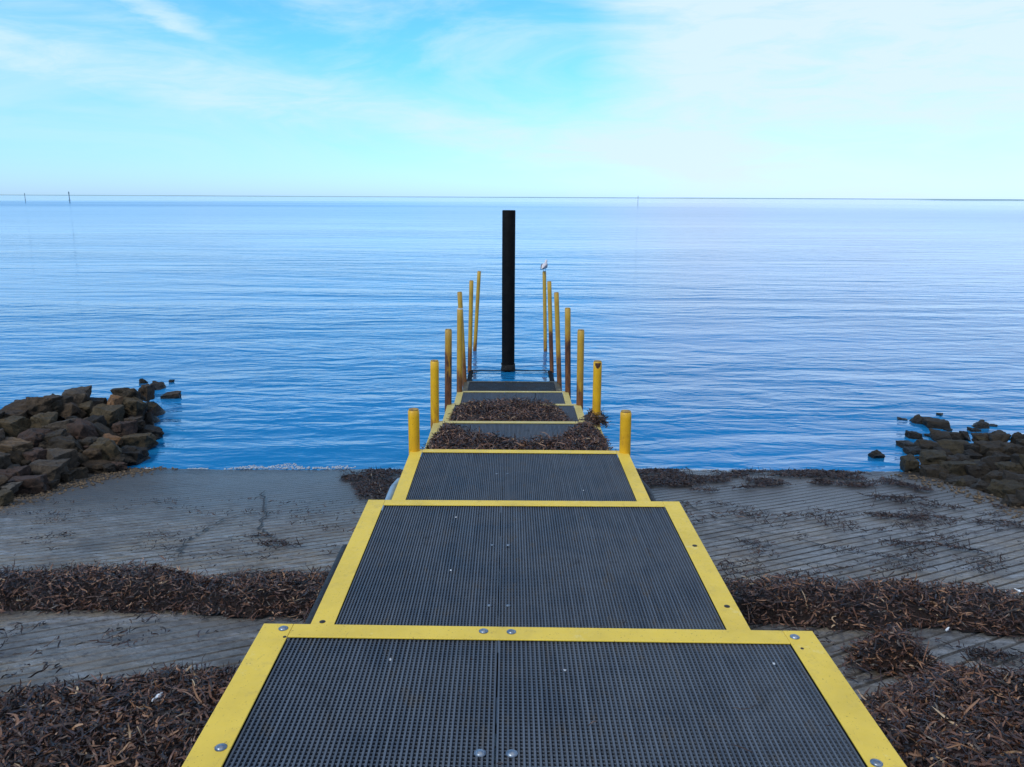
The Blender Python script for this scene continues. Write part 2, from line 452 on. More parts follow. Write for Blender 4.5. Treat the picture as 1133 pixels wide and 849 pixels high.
HOLES = {0: [(-.90, 2.53), (.92, 2.50)], 1: [(.948, 4.14), (.948, 3.46), (-.95, 3.3)]}

def platform(i):
    y0, y1, z = YE[i], YE[i + 1], ZP[i]
    yc = (y0 + y1) / 2
    root = empty('jetty_platform', (XO[i], yc, z), (0, R(TILT[i]), 0))
    tag(root, PLAB[i], 'jetty platform', 'stepped platforms of the jetty')
    a, b = y0 - yc - (.03 if i else 0), y1 - yc
    wet = i >= 6
    tm = M['trim'] if i < 3 else M['trim_old']
    if i == 6: tm = mat_yellow('algae_stained_trim', (.06, .05, .03), .8)
    if i == 7: tm = M['pile']
    gm = M['grating_wet'] if wet else M['grating']
    w, tw, fw = 1.0, .108, .085
    sx = -.147                                   # the seam between the two mats
    p = .0155
    for xa, xb in ((-w + tw + .004, sx - .003), (sx + .003, w - tw - .004)):
        m = MB()
        ya, yb = a + .004, b - .012
        n = max(2, round((xb - xa) / p)); st = (xb - xa - .006) / n
        for k in range(n + 1):
            x = xa + k * st; m.box(x, x + .006, ya, yb, -.030, -.004 - .0003 * ((k * 7) % 3))
        n = round((yb - ya) / p); st = (yb - ya - .005) / n
        for k in range(n + 1):
            y = ya + k * st; m.box(xa + .001, xb - .001, y, y + .005, -.029, -.0095)
        m.build('grating_mat', gm, root)
    zt = .004 if i < 7 else .075
    yend = b if i < 2 else b - .08               # from the third platform on a post stands in the corner
    for sgn in (-1, 1):
        m = MB()
        xo, xi = sgn * w, sgn * (w - tw)
        m.box(min(xo, xi), max(xo, xi), a, b, zt - .006, zt)
        m.box(min(xo, xo - sgn * .006), max(xo, xo - sgn * .006), a, b, zt - .07, zt - .0062)
        m.build('edge_trim', tm, root, .002)
    m = MB()
    m.box(-w + tw + .001, w - tw - .001, b - fw, b, zt - .006, zt)
    m.box(-w + tw + .001, w - tw - .001, b - .006, b, zt - .026, zt - .0062)
    m.build('edge_trim', tm, root, .002)
    for sgn in (-1, 1):
        m = MB(); xx = sgn * (w - .05)
        m.box(xx - .035, xx + .035, a + .01, b - .012, -.19, -.033)
        m.build('side_beam', M['steel_dark'], root)
    for yy in (a + .2, (a + b) / 2, b - .14):
        m = MB(); m.box(-w + .088, w - .088, yy - .03, yy + .03, -.17, -.034)
        m.build('cross_beam', M['steel_dark'], root)
    if i < 7:
        for sgn in (-1, 1):
            m = MB(); xx = sgn * .80; yy = b - .14
            m.tube([(xx, yy, -.17), (xx, yy, gz(yy + yc) - z - .3)], .05, 14)
            m.build('leg', M['steel_dark'], root)
    for (x, y) in BOLTS.get(i, []):
        m = MB(); on_trim = abs(x) > w - tw or y > y1 - fw
        zb = zt if on_trim else -.004; q_ = .9 if i == 0 else .58; bm_ = M['bolt'] if i == 0 else M['bolt_dull']
        m.tube([(x, y - yc, zb), (x, y - yc, zb + .002)], .019 * q_, 16); m.dome((x, y - yc, zb + .002), .0155 * q_, .007 * q_)
        m.build('bolt', bm_, root)
    for (x, y) in HOLES.get(i, []):
        m = MB(); r = .006 if i == 0 else .014
        m.tube([(x, y - yc, zt - .001), (x, y - yc, zt + .0015)], r, 12); m.dome((x, y - yc, zt + .0015), r * .7, .002)
        m.build('screw', M['hole'], root)
    if i == 2:
        for sgn in (-1, 1):
            xx = sgn * 1.055; m = MB()
            m.tube([(xx, a + .1, -.10), (xx, b - .75, -.10), (xx - sgn * .02, b - .55, -.115), (xx - sgn * .07, b - .45, -.14), (xx - sgn * .12, b - .42, -.16)], .036, 14)
            m.build('fender', M['pvc'] if sgn < 0 else M['rubber'], root)
    if i == 1:
        m = MB(); m.tube([(-1.035, a, -.085), (-1.035, b - .55, -.085)], .032, 12); m.build('fender', M['rubber'], root)
    return root
for i in range(8): platform(i)

# ------------------------------------------------------------------ yellow posts
M['cap'] = mat_simple('faded_cap_paint', (.42, .26, .03), (.20, .10, .03), 30)
POSTS = [  # side, top xyz, base xyz, rust height above foot, rust amount, label
 ('shortest yellow post, left far corner of the third mesh platform, paint almost clean', (-.965, 6.98, 2.235), (-.967, 6.98), .1, .1),
 ('shortest yellow post, right far corner of the third mesh platform, paint almost clean', (.965, 6.98, 2.225), (.970, 6.98), .1, .1),
 ('bright yellow post second from the viewer on the left, beside the nearer seagrass heap', (-.985, 9.27, 2.22), (-.995, 9.27), .15, .2),
 ('yellow post with a rusty cap and a clump of weed round its foot', (.955, 9.27, 2.22), (.960, 9.27), .2, .2),
 ('yellow post on the left with a long dark rust streak down its face', (-.99, 11.55, 2.22), (-1.01, 11.55), .95, .56),
 ('yellow post third from the viewer on the right, rust only at its foot', (.955, 11.55, 2.22), (.965, 11.55), .45, .5),
 ('left yellow post with a small rust spot, standing just before a taller leaning one', (-.965, 13.92, 2.21), (-.99, 13.92), .6, .42),
 ('right yellow post whose lower two thirds are dark brown rust', (.93, 13.92, 2.22), (.965, 13.92), 1.05, .95),
 ('left yellow post leaning outward behind another, rusty along its lower half', (-1.12, 16.35, 2.21), (-1.035, 16.35), .9, .5),
 ('right yellow post leaning slightly inward beside the wet dark platform', (.87, 16.35, 2.21), (.965, 16.35), .9, .5),
 ('left yellow post at the outer corner of the awash platform', (-.99, 18.75, 2.20), (-1.05, 18.75), .9, .5),
 ('right yellow post with a rusted dark lower half at the awash platform', (.84, 18.75, 2.19), (.935, 18.75), 1.15, .85),
 ('farthest left yellow post, leaning inward out of the open water', (-.91, 21.5, 2.17), (-1.04, 21.5), .5, .35),
 ('farthest right yellow post with the gull standing on it', (.84, 21.5, 2.17), (.90, 21.5), .4, .3),
]
for k, (lab, top, base, rh, ra) in enumerate(POSTS):
    y = base[1]
    i = min([j for j in range(8) if YE[j + 1] >= y - .1] + [8])
    zf = ZP[i] if i < 8 else 0.
    tp = Vector(top); bs = Vector((base[0], base[1], max(zf, 0) if i < 7 else 0.))
    d = (tp - bs); L = d.length; d.normalize()
    foot = bs - d * (bs.z - gz(y) + .25)
    root = empty('mooring_post', tuple(bs))
    root.rotation_euler = Vector((0, 0, 1)).rotation_difference(d).to_euler()
    tag(root, lab, 'post', 'yellow posts along both sides of the jetty')
    z0 = -(bs - foot).length
    r = .0515 if k < 8 else .050
    m = MB()
    zz = [z0] + list(np.linspace(-.05, L - .012, 10)) + [L - .003]
    m.tube([(0, 0, q) for q in zz], [r] * 11 + [r - .006], 20)
    m.build('pipe', mat_post('post_paint_rust', rh, ra, (.74, .40, .010) if k < 4 else (.52, .30, .026)), root)
    m = MB()
    m.tube([(0, 0, L - .002), (0, 0, L + .006)], r * .88, 20)
    m.build('cap', M['cap'], root)
    if k == 3:
        m = MB(); rr = random.Random(5); vs_ = []
        for a_ in range(9):
            an = math.pi * 1.5 + (a_ - 4) * .17
            for q in range(2):
                vs_.append(((r + .0012) * math.cos(an), (r + .0012) * math.sin(an), L - .010 - q * (.012 + .05 * math.cos((a_ - 4) * .36) + rr.uniform(0, .012))))
        m.add(vs_, [(2 * q, 2 * q + 1, 2 * q + 3, 2 * q + 2) for q in range(8)])
        m.build('rust_patch', mat_simple('rust_patch', (.035, .014, .008), (.12, .045, .015), 40), root)
    if k == 6:
        m = MB(); m.tube([(0, 0, L - .012), (0, 0, L + .0005)], r + .0015, 20); m.build('rim', M['white'], root)

# ------------------------------------------------------------------ black pile
pile = empty('steel_pile', (-.12, 18.98, 0))
tag(pile, 'tall thick black pile standing in the sea at the jetty end', 'pile')
m = MB(); m.tube([(0, 0, -3), (0, 0, .2), (0, 0, 2.), (.005, 0, 3.80), (.005, 0, 3.82)], [.155, .155, .155, .155, .148], 32); m.build('shaft', M['pile'], pile)
m = MB(); rnd = random.Random(4)
rings = []
for q in np.linspace(-.3, .16, 9):
    rings.append([((.158 + rnd.uniform(.0, .03)) * (1 if q < .25 else .98) * math.cos(2 * math.pi * i / 28), (.158 + rnd.uniform(0, .03)) * (1 if q < .25 else .98) * math.sin(2 * math.pi * i / 28), q + rnd.uniform(-.02, .02)) for i in range(28)])
m.loft(rings); m.build('barnacle_band', M['barnacle'], pile)

# ------------------------------------------------------------------ gull
def gull():
    root = empty('seagull', (.84, 21.5, 2.178), (0, 0, R(68)))
    root.scale = (1.06, 1.06, 1.06)
    tag(root, 'small white and grey seagull perched on the farthest right yellow post', 'bird')
    white = mat_simple('gull_white', (.50, .46, .48), (.62, .58, .60), 40, (.7, .9), .2, .002)
    grey = mat_simple('gull_grey', (.20, .20, .23), (.28, .28, .31), 40, (.7, .9), .2, .002)
    dark = mat_simple('gull_black', (.015, .015, .018), (.03, .03, .03), 40)
    red = mat_simple('gull_red', (.25, .05, .03), (.3, .07, .04), 40)
    # body: rings along the spine, tail (-x) to head (+x), one continuous surface
    sp = [(-.19, .075, .006, .004), (-.15, .085, .022, .012), (-.10, .105, .045, .036), (-.04, .125, .062, .058), (.03, .145, .064, .066), (.08, .165, .052, .058), (.105, .195, .036, .040),
          (.115, .225, .030, .032), (.125, .250, .033, .034), (.140, .262, .030, .030), (.160, .264, .018, .018), (.168, .263, .006, .006)]
    rings = []
    for k, (x, z, ry, rz) in enumerate(sp):
        a = sp[max(k - 1, 0)]; b = sp[min(k + 1, len(sp) - 1)]
        th = math.atan2(b[1] - a[1], b[0] - a[0])
        rings.append([(x - math.sin(th) * rz * math.sin(t), ry * math.cos(t), z + math.cos(th) * rz * math.sin(t)) for t in [2 * math.pi * j / 16 for j in range(16)]])
    m = MB(); m.loft(rings); m.build('body', white, root)
    for s in (-1, 1):
        m = MB(); rr = []
        for x, z, hz, off in ((.07, .158, .018, .054), (.03, .150, .044, .070), (-.04, .130, .048, .071), (-.11, .108, .034, .056), (-.18, .085, .018, .030), (-.25, .062, .004, .012)):
            rr.append([(x, s * (off + .006 * math.cos(t)), z + hz * math.sin(t)) for t in [2 * math.pi * j / 10 for j in range(10)]])
        m.loft(rr[:5] if s else rr); w_ = m.build('wing', grey, root)
        m = MB(); m.loft(rr[4:]); m.build('wing_tip', dark, w_)
        m = MB(); m.tube([(.0, s * .025, .105), (.008, s * .025, .05), (.0, s * .025, .006)], .0045, 8)
        m.tube([(-.01, s * .025, .005), (.035, s * .025 + .012, .004)], .004, 6); m.tube([(-.01, s * .025, .005), (.035, s * .025 - .012, .004)], .004, 6)
        m.build('leg', red, root)
        m = MB(); m.dome((.148, s * .026, .268), .004, .004, 8); m.build('eye', dark, root)
    m = MB(); m.tube([(.162, 0, .263), (.19, 0, .260), (.207, 0, .253)], [.008, .006, .0015], 10); m.build('beak', red, root)
gull()

# ------------------------------------------------------------------ rocks
def rock_mesh(seed, sharp=.1):
    rnd = random.Random(seed)
    bm = bmesh.new()
    skew = (rnd.uniform(-.3, .3) * (1 if seed < 300 else .4), rnd.uniform(-.3, .3))
    for cx in (-1, 1):
        for cy in (-1, 1):
            for cz in (-1, 1):
                if rnd.random() < .12: continue
                q = Vector((cx * rnd.uniform(.55, 1.), cy * rnd.uniform(.55, 1.), cz * rnd.uniform(.6, 1.)))
                q.x += skew[0] * cz * .6; q.y += skew[1] * cz * .6
                bm.verts.new(q)
    for _ in range(rnd.randint(4, 8)):
        d = Vector((rnd.gauss(0, 1), rnd.gauss(0, 1), rnd.gauss(0, 1))).normalized()
        bm.verts.new(d * rnd.uniform(.95, 1.22))
    bmesh.ops.convex_hull(bm, input=bm.verts)
    bmesh.ops.delete(bm, geom=[v for v in bm.verts if not v.link_faces], context='VERTS')
    bmesh.ops.dissolve_limit(bm, angle_limit=R(12), verts=bm.verts, edges=bm.edges)
    bmesh.ops.bevel(bm, geom=list(bm.edges), offset=sharp, segments=2, profile=.5, affect='EDGES', clamp_overlap=True)
    bmesh.ops.triangulate(bm, faces=bm.faces)
    for lim in (.5, .3, .2):
        bmesh.ops.subdivide_edges(bm, edges=[e for e in bm.edges if e.calc_length() > lim], cuts=1)
        bmesh.ops.triangulate(bm, faces=bm.faces)
    off = Vector((seed * 3.7, seed * 1.3, 0))
    for v in bm.verts:
        p = v.co + off
        k = mnoise.noise(p * 1.3) * .17 + mnoise.noise(p * 3.0) * .10 + mnoise.noise(p * 7.) * .06
        r = mnoise.noise(p * 2.1 + Vector((9, 9, 9)))
        if r > .15: k -= (r - .15) * .34                 # broken off chips
        v.co += v.co.normalized() * k
    xs = [v.co for v in bm.verts]
    for a in range(3):
        lo = min(c[a] for c in xs); hi = max(c[a] for c in xs)
        for v in bm.verts: v.co[a] = (v.co[a] - (lo + hi) / 2) / (hi - lo)
    me = bpy.data.meshes.new('rock'); bm.to_mesh(me); bm.free()
    sm = sharp > .15
    for p in me.polygons: p.use_smooth = sm
    if not sm: me.set_sharp_from_angle(angle=R(28)); me.polygons.foreach_set('use_smooth', [True] * len(me.polygons))
    return me
ROCKS = []        # (x, y, z, sx, sy, sz)
def rock(x, y, z, sx, sy, sz, mat, label, group, seed, rz=None, ry=0., sharp=.05):
    me = rock_mesh(seed, sharp); me.materials.append(RK[mat])
    o = bpy.data.objects.new('rock', me); COL.objects.link(o)
    o.location = (x, y, z); o.scale = (sx * 1.06, sy * 1.06, sz * 1.10)
    rnd = random.Random(seed + 77)
    o.rotation_euler = (rnd.uniform(-.12, .12), ry + rnd.uniform(-.1, .1), rnd.uniform(-.3, .3) if rz is None else rz)
    tag(o, label, 'rock', group)
    ROCKS.append((x, y, z, sx, sy, sz))
LEFT = [
 (-8.51, 12.75, 0.42, 0.45, 0.41, 0.33, 'brown', None),
 (-8.37, 12.76, 0.5, 0.51, 0.49, 0.36, 'brown', 'dark brown block low on the sloping crest at the left edge of the photo'),
 (-8.29, 13.04, 0.55, 0.46, 0.43, 0.33, 'brown', None),
 (-8.1, 13.14, 0.58, 0.59, 0.56, 0.4, 'brown', 'long dark brown slab forming the sloping crest of the left rock wall'),
 (-7.91, 13.25, 0.55, 0.44, 0.47, 0.37, 'dim', None),
 (-7.85, 13.74, 0.58, 0.53, 0.43, 0.33, 'grey', 'brown grey boulder at the highest point of the left rock wall'),
 (-7.68, 13.3, 0.46, 0.44, 0.38, 0.34, 'brown', None),
 (-7.56, 13.91, 0.42, 0.39, 0.38, 0.24, 'black', 'black rock on the crest between the grey top boulder and the tan wedge'),
 (-7.21, 13.82, 0.42, 0.34, 0.38, 0.39, 'tan', 'orange tan wedge of rock standing upright on the left rock wall'),
 (-7.16, 14.31, 0.5, 0.51, 0.43, 0.33, 'dim', 'dark block on top of the seaward end of the left rock wall'),
 (-7.07, 14.88, 0.42, 0.22, 0.33, 0.3, 'brown', 'narrow dark rock at the outermost top corner of the left wall'),
 (-6.96, 14.05, 0.38, 0.5, 0.47, 0.36, 'olive', 'olive brown boulder directly under the dark top block at the seaward end'),
 (-6.83, 14.35, 0.25, 0.24, 0.26, 0.19, 'olive', 'small tan brown stone jutting seaward over the black wet rock'),
 (-6.83, 14.15, 0.08, 0.4, 0.39, 0.3, 'black', 'black wet rock at the waterline on the seaward end of the left wall'),
 (-7.54, 13.5, 0.44, 0.34, 0.34, 0.25, 'olive', 'brown stone with a lighter top just right of the highest boulder'),
 (-7.13, 13.38, 0.36, 0.55, 0.48, 0.39, 'olive', 'large olive grey boulder under the tan wedge'),
 (-7.7, 12.51, 0.46, 0.39, 0.42, 0.34, 'olive', 'pyramid shaped olive brown boulder in the middle left of the wall'),
 (-8.07, 12.43, 0.46, 0.62, 0.61, 0.38, 'olive', 'broad olive brown boulder at the left edge under the dark crest'),
 (-7.0, 12.44, 0.36, 0.49, 0.54, 0.47, 'red', 'big reddish grey block with an upright face in the middle of the wall'),
 (-6.8, 12.64, 0.3, 0.45, 0.46, 0.33, 'dim', None),
 (-6.62, 12.98, 0.26, 0.36, 0.36, 0.26, 'red', 'reddish brown stone near the water above the tan flat slab'),
 (-6.4, 13.36, 0.07, 0.52, 0.36, 0.22, 'black', 'long flat dark rock reaching farthest into the water from the left wall'),
 (-6.61, 13.31, 0.28, 0.24, 0.24, 0.16, 'brown', 'small brown stone beside the black wet rock'),
 (-7.3, 12.37, 0.4, 0.44, 0.46, 0.36, 'grey', None),
 (-7.49, 11.85, 0.42, 0.57, 0.47, 0.33, 'red', 'dark reddish boulder above the pale layered slab'),
 (-6.85, 11.68, 0.34, 0.56, 0.44, 0.34, 'dim', None),
 (-6.54, 12.39, 0.24, 0.34, 0.3, 0.16, 'tan', 'flat tan slab low on the wall near the water'),
 (-6.31, 12.69, 0.12, 0.61, 0.49, 0.28, 'olive', 'sloping olive slab running down into the water'),
 (-6.09, 12.06, 0.08, 0.43, 0.45, 0.32, 'black', 'dark rock at the waterline where the ramp meets the sea'),
 (-6.35, 11.83, 0.24, 0.47, 0.53, 0.39, 'olive', 'squarish olive boulder low on the wall facing the ramp'),
 (-6.45, 11.64, 0.24, 0.32, 0.33, 0.25, 'brown', None),
 (-7.48, 11.35, 0.42, 0.54, 0.49, 0.25, 'pale', 'pale tan slab with dark layered grain at the left edge of the photo'),
 (-7.24, 10.79, 0.4, 0.31, 0.3, 0.24, 'grey', None),
 (-7.07, 10.87, 0.42, 0.29, 0.37, 0.32, 'dim', 'dark block against the end of the pale layered slab'),
 (-6.72, 11.08, 0.35, 0.43, 0.41, 0.31, 'grey', 'rounded brown grey boulder in the lower middle of the wall'),
 (-6.58, 10.58, 0.33, 0.45, 0.47, 0.31, 'grey', 'largest rounded brown grey boulder at the foot of the left wall'),
 (-6.92, 10.93, 0.4, 0.24, 0.32, 0.28, 'red', None),
 (-6.57, 11.44, 0.24, 0.32, 0.26, 0.2, 'dim', None),
 (-6.35, 11.46, 0.13, 0.55, 0.34, 0.14, 'brown', 'long flat brown stone at the edge of the ramp beside the foam'),
 (-6.82, 10.1, 0.44, 0.29, 0.26, 0.2, 'red', 'reddish stone under the pale slab at the left edge'),
 (-6.75, 10.27, 0.43, 0.24, 0.26, 0.18, 'red', None),
 (-6.45, 9.93, 0.38, 0.44, 0.39, 0.27, 'red', 'dark purplish boulder lowest on the wall by the ramp'),
 (-6.53, 9.63, 0.45, 0.28, 0.24, 0.14, 'lite', 'pale grey flat stone at the left edge next to the ramp'),
 (-6.39, 10.71, 0.22, 0.25, 0.21, 0.15, 'dim', None),
 (-6.38, 11.06, 0.16, 0.21, 0.18, 0.12, 'brown', None),
 (-6.28, 10.16, 0.3, 0.17, 0.16, 0.12, 'dim', None),
 (-6.31, 9.18, 0.5, 0.2, 0.19, 0.15, 'olive', None),
 (-6.67, 11.93, 0.3, 0.31, 0.32, 0.25, 'dim', None),
 (-7.16, 11.85, 0.4, 0.34, 0.35, 0.28, 'dim', None),
 (-6.15, 11.75, 0.14, 0.25, 0.26, 0.17, 'dim', None),
 (-6.86, 13.99, 0.25, 0.3, 0.31, 0.23, 'black', None),
 (-7.08, 12.91, 0.38, 0.28, 0.3, 0.21, 'black', None),
 (-7.37, 12.86, 0.42, 0.27, 0.29, 0.21, 'black', None),
 (-8.52, 12.38, 0.5, 0.5, 0.55, 0.38, 'dim', None),
 (-7.85, 11.29, 0.5, 0.51, 0.51, 0.37, 'brown', None),
 (-7.21, 10.36, 0.5, 0.42, 0.38, 0.32, 'grey', None),
 (-8.53, 11.85, 0.55, 0.62, 0.63, 0.42, 'brown', None),
 (-7.53, 10.33, 0.6, 0.55, 0.6, 0.41, 'olive', None),
 (-6.71, 9.56, 0.5, 0.35, 0.38, 0.27, 'brown', None),
 (-8.34, 17.51, 0.01, 0.17, 0.2, 0.18, 'black', 'tiny dark rock in the sea, farthest out beyond the left wall'),
 (-7.75, 16.96, 0.02, 0.34, 0.32, 0.21, 'dim', 'dark pointed rock in the sea just beyond the left wall'),
 (-7.17, 16.2, 0.01, 0.41, 0.31, 0.19, 'brown', 'flat brown rock in the sea, rightmost beyond the left wall'),
 (-7.76, 17.6, 0.0, 0.11, 0.12, 0.1, 'black', 'speck of rock in the sea farthest right beyond the left wall'),
]
RIGHT = [
 (5.92, 12.41, 0.04, 0.26, 0.25, 0.19, 'brown', 'lone rounded rock in the sea standing clear of the right pile'),
 (7.62, 14.48, 0.04, 0.32, 0.29, 0.24, 'dim', 'leftmost of the two bigger rocks in the sea beyond the right pile'),
 (7.46, 14.69, 0.0, 0.25, 0.17, 0.1, 'black', 'thin sliver of rock barely above the sea, left of the right rock pile'),
 (7.85, 14.2, 0.05, 0.51, 0.45, 0.23, 'brown', 'long brown rock in the sea beyond the right pile'),
 (8.36, 15.01, 0.01, 0.15, 0.16, 0.11, 'black', 'small black rock farthest out in the sea on the right'),
 (7.94, 13.95, 0.01, 0.17, 0.13, 0.1, 'black', 'low black rock just below the long brown one in the sea'),
 (8.65, 14.18, 0.04, 0.31, 0.3, 0.19, 'dim', 'pointed rock in the sea behind the right pile'),
 (8.4, 13.93, 0.02, 0.23, 0.2, 0.13, 'black', 'low dark rock touching the pointed rock behind the right pile'),
 (8.92, 14.26, 0.0, 0.2, 0.15, 0.1, 'black', 'flat sliver of rock right of the pointed one behind the pile'),
 (7.09, 13.49, 0.03, 0.3, 0.26, 0.2, 'black', 'dark rounded rock at the upper left corner of the right pile'),
 (6.68, 12.97, 0.03, 0.31, 0.28, 0.16, 'brown', 'brown rock in the sea at the left tip of the right pile'),
 (6.62, 12.61, 0.03, 0.32, 0.29, 0.16, 'black', None),
 (6.58, 12.33, 0.01, 0.14, 0.12, 0.1, 'black', None),
 (6.15, 11.73, 0.08, 0.29, 0.37, 0.34, 'olive', 'upright olive brown rock at the near left corner of the right pile'),
 (7.39, 13.61, 0.01, 0.15, 0.12, 0.1, 'black', None),
 (7.51, 13.38, 0.06, 0.42, 0.37, 0.22, 'dim', None),
 (7.78, 13.4, 0.06, 0.34, 0.28, 0.18, 'black', None),
 (7.91, 13.36, 0.08, 0.19, 0.23, 0.19, 'black', None),
 (6.99, 12.8, 0.06, 0.49, 0.46, 0.25, 'brown', 'broad brown rock with a flat top near the left end of the right pile'),
 (7.25, 12.45, 0.12, 0.63, 0.5, 0.28, 'olive', 'large flat olive brown boulder in the middle of the right pile'),
 (6.54, 11.82, 0.13, 0.44, 0.46, 0.29, 'olive', None),
 (6.71, 11.72, 0.15, 0.35, 0.28, 0.17, 'dim', None),
 (6.9, 11.69, 0.16, 0.51, 0.33, 0.17, 'grey', 'flat grey slab lying across the middle of the right pile'),
 (6.31, 11.32, 0.08, 0.39, 0.4, 0.31, 'dim', None),
 (6.62, 11.3, 0.16, 0.51, 0.38, 0.28, 'olive', None),
 (7.9, 12.86, 0.18, 0.37, 0.28, 0.18, 'dim', None),
 (8.05, 12.61, 0.24, 0.51, 0.41, 0.25, 'dim', 'long dark boulder on the crest of the right pile'),
 (8.26, 12.44, 0.28, 0.22, 0.27, 0.25, 'black', 'black boulder on the crest near the right edge of the photo'),
 (7.55, 12.01, 0.22, 0.54, 0.41, 0.27, 'dim', None),
 (7.79, 11.9, 0.25, 0.47, 0.36, 0.27, 'dim', None),
 (7.23, 11.03, 0.26, 0.36, 0.36, 0.22, 'olive', 'olive stone with a lighter top at the right of the pile'),
 (7.14, 11.37, 0.2, 0.5, 0.42, 0.29, 'black', None),
 (6.83, 11.16, 0.18, 0.43, 0.42, 0.26, 'black', None),
 (7.46, 11.16, 0.3, 0.21, 0.3, 0.28, 'black', None),
 (6.43, 10.77, 0.16, 0.47, 0.35, 0.18, 'grey', 'flat grey stone at the foot of the right pile by the ramp'),
 (6.47, 10.48, 0.2, 0.27, 0.25, 0.18, 'grey', None),
 (6.72, 10.57, 0.22, 0.48, 0.45, 0.33, 'dim', None),
 (6.6, 10.08, 0.26, 0.53, 0.49, 0.33, 'olive', 'biggest smooth boulder at the foot of the right pile'),
 (6.88, 10.25, 0.3, 0.35, 0.38, 0.3, 'grey', 'brown grey boulder at the right edge of the photo'),
 (6.3, 9.38, 0.36, 0.39, 0.35, 0.23, 'dim', 'dark boulder lowest on the right pile beside the ramp'),
 (6.41, 9.29, 0.42, 0.31, 0.34, 0.28, 'dim', None),
 (6.37, 11.03, 0.12, 0.27, 0.26, 0.15, 'dim', None),
 (7.18, 11.92, 0.16, 0.29, 0.27, 0.19, 'black', None),
 (7.38, 11.51, 0.24, 0.28, 0.27, 0.22, 'black', None),
 (6.98, 12.37, 0.08, 0.27, 0.28, 0.2, 'black', None),
 (8.22, 11.96, 0.3, 0.42, 0.4, 0.35, 'dim', None),
 (7.57, 10.92, 0.33, 0.45, 0.42, 0.35, 'olive', None),
 (6.98, 10.02, 0.36, 0.39, 0.43, 0.3, 'dim', None),
 (8.22, 11.47, 0.4, 0.56, 0.56, 0.43, 'dim', None),
 (7.33, 10.13, 0.45, 0.56, 0.55, 0.41, 'brown', None),
 (6.56, 9.09, 0.5, 0.45, 0.39, 0.35, 'dim', None),
 (6.1, 8.53, 0.5, 0.36, 0.33, 0.26, 'dim', None),
 (7.91, 10.59, 0.5, 0.64, 0.65, 0.51, 'dim', None),
 (6.94, 9.21, 0.55, 0.56, 0.49, 0.45, 'olive', None),
]
GL = 'rocks of the wall left of the ramp'; GR = 'rocks of the low pile right of the ramp'
for k, (x, y, z, sx, sy, sz, mt, lab) in enumerate(LEFT):
    rock(x, y, z, sx, sy, sz, mt, lab or 'plain dark boulder packed into the rock wall left of the ramp', GL, 100 + k, sharp=.03)
for k, (x, y, z, sx, sy, sz, mt, lab) in enumerate(RIGHT):
    mt = {'brown': 'dark_brown', 'olive': 'dark_olive', 'grey': 'dark_grey', 'dim': 'dark_brown'}.get(mt, mt)
    rock(x, y, z - (.025 if z < .09 else 0), sx * .88, sy * .88, sz * .95, mt, lab or 'plain dark wet boulder packed into the low pile right of the ramp', GR, 340 + k, sharp=.05)

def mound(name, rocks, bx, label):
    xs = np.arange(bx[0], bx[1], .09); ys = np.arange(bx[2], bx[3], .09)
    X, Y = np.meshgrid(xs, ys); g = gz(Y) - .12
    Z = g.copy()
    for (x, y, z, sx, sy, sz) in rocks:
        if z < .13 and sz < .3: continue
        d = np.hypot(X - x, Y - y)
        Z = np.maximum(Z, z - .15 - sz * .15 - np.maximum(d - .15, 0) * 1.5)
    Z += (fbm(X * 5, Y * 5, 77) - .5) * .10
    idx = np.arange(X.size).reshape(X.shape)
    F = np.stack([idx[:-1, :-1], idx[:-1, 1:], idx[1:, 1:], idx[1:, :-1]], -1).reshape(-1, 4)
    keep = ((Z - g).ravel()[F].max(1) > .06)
    tag(np_mesh(name, np.stack([X, Y, Z], -1).reshape(-1, 3), F[keep], RK['black'], smooth=True), label, 'rubble', kind='structure')  # core coloured near black to deepen the shadows between the rocks
nL = len(LEFT); nR = len(RIGHT)
def small_stones(src, n, seed, mats, label, group):
    rnd = random.Random(seed)
    for k in range(n):
        x, y, z, sx, sy, sz = rnd.choice(src)
        if z < .10: continue
        a = rnd.uniform(0, 6.283); q = rnd.uniform(.45, .62)
        s_ = rnd.uniform(.10, .22)
        rock(x + sx * q * math.cos(a), y + sy * q * math.sin(a), z - sz * rnd.uniform(-.15, .35), s_ * rnd.uniform(.9, 1.5), s_, s_ * rnd.uniform(.6, 1.), rnd.choice(mats), label, group, seed + k, rz=rnd.uniform(0, 3.1), sharp=.03)
base_rocks = list(ROCKS)
small_stones(base_rocks[:nL], 45, 500, ['dim', 'brown', 'grey', 'black', 'red'], 'small stone wedged in a gap between boulders of the left rock wall', 'small stones in the gaps of the left rock wall')
small_stones(base_rocks[nL:], 75, 700, ['dark_brown', 'black', 'dark_olive', 'dark_grey'], 'small dark stone wedged in a gap between boulders of the right rock pile', 'small stones in the gaps of the right rock pile')
ROCKS = base_rocks
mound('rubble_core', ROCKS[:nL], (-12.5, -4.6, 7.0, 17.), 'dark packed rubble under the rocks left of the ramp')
mound('rubble_core', ROCKS[nL:], (4.4, 13., 6.0, 16.), 'dark packed rubble under the rocks right of the ramp')

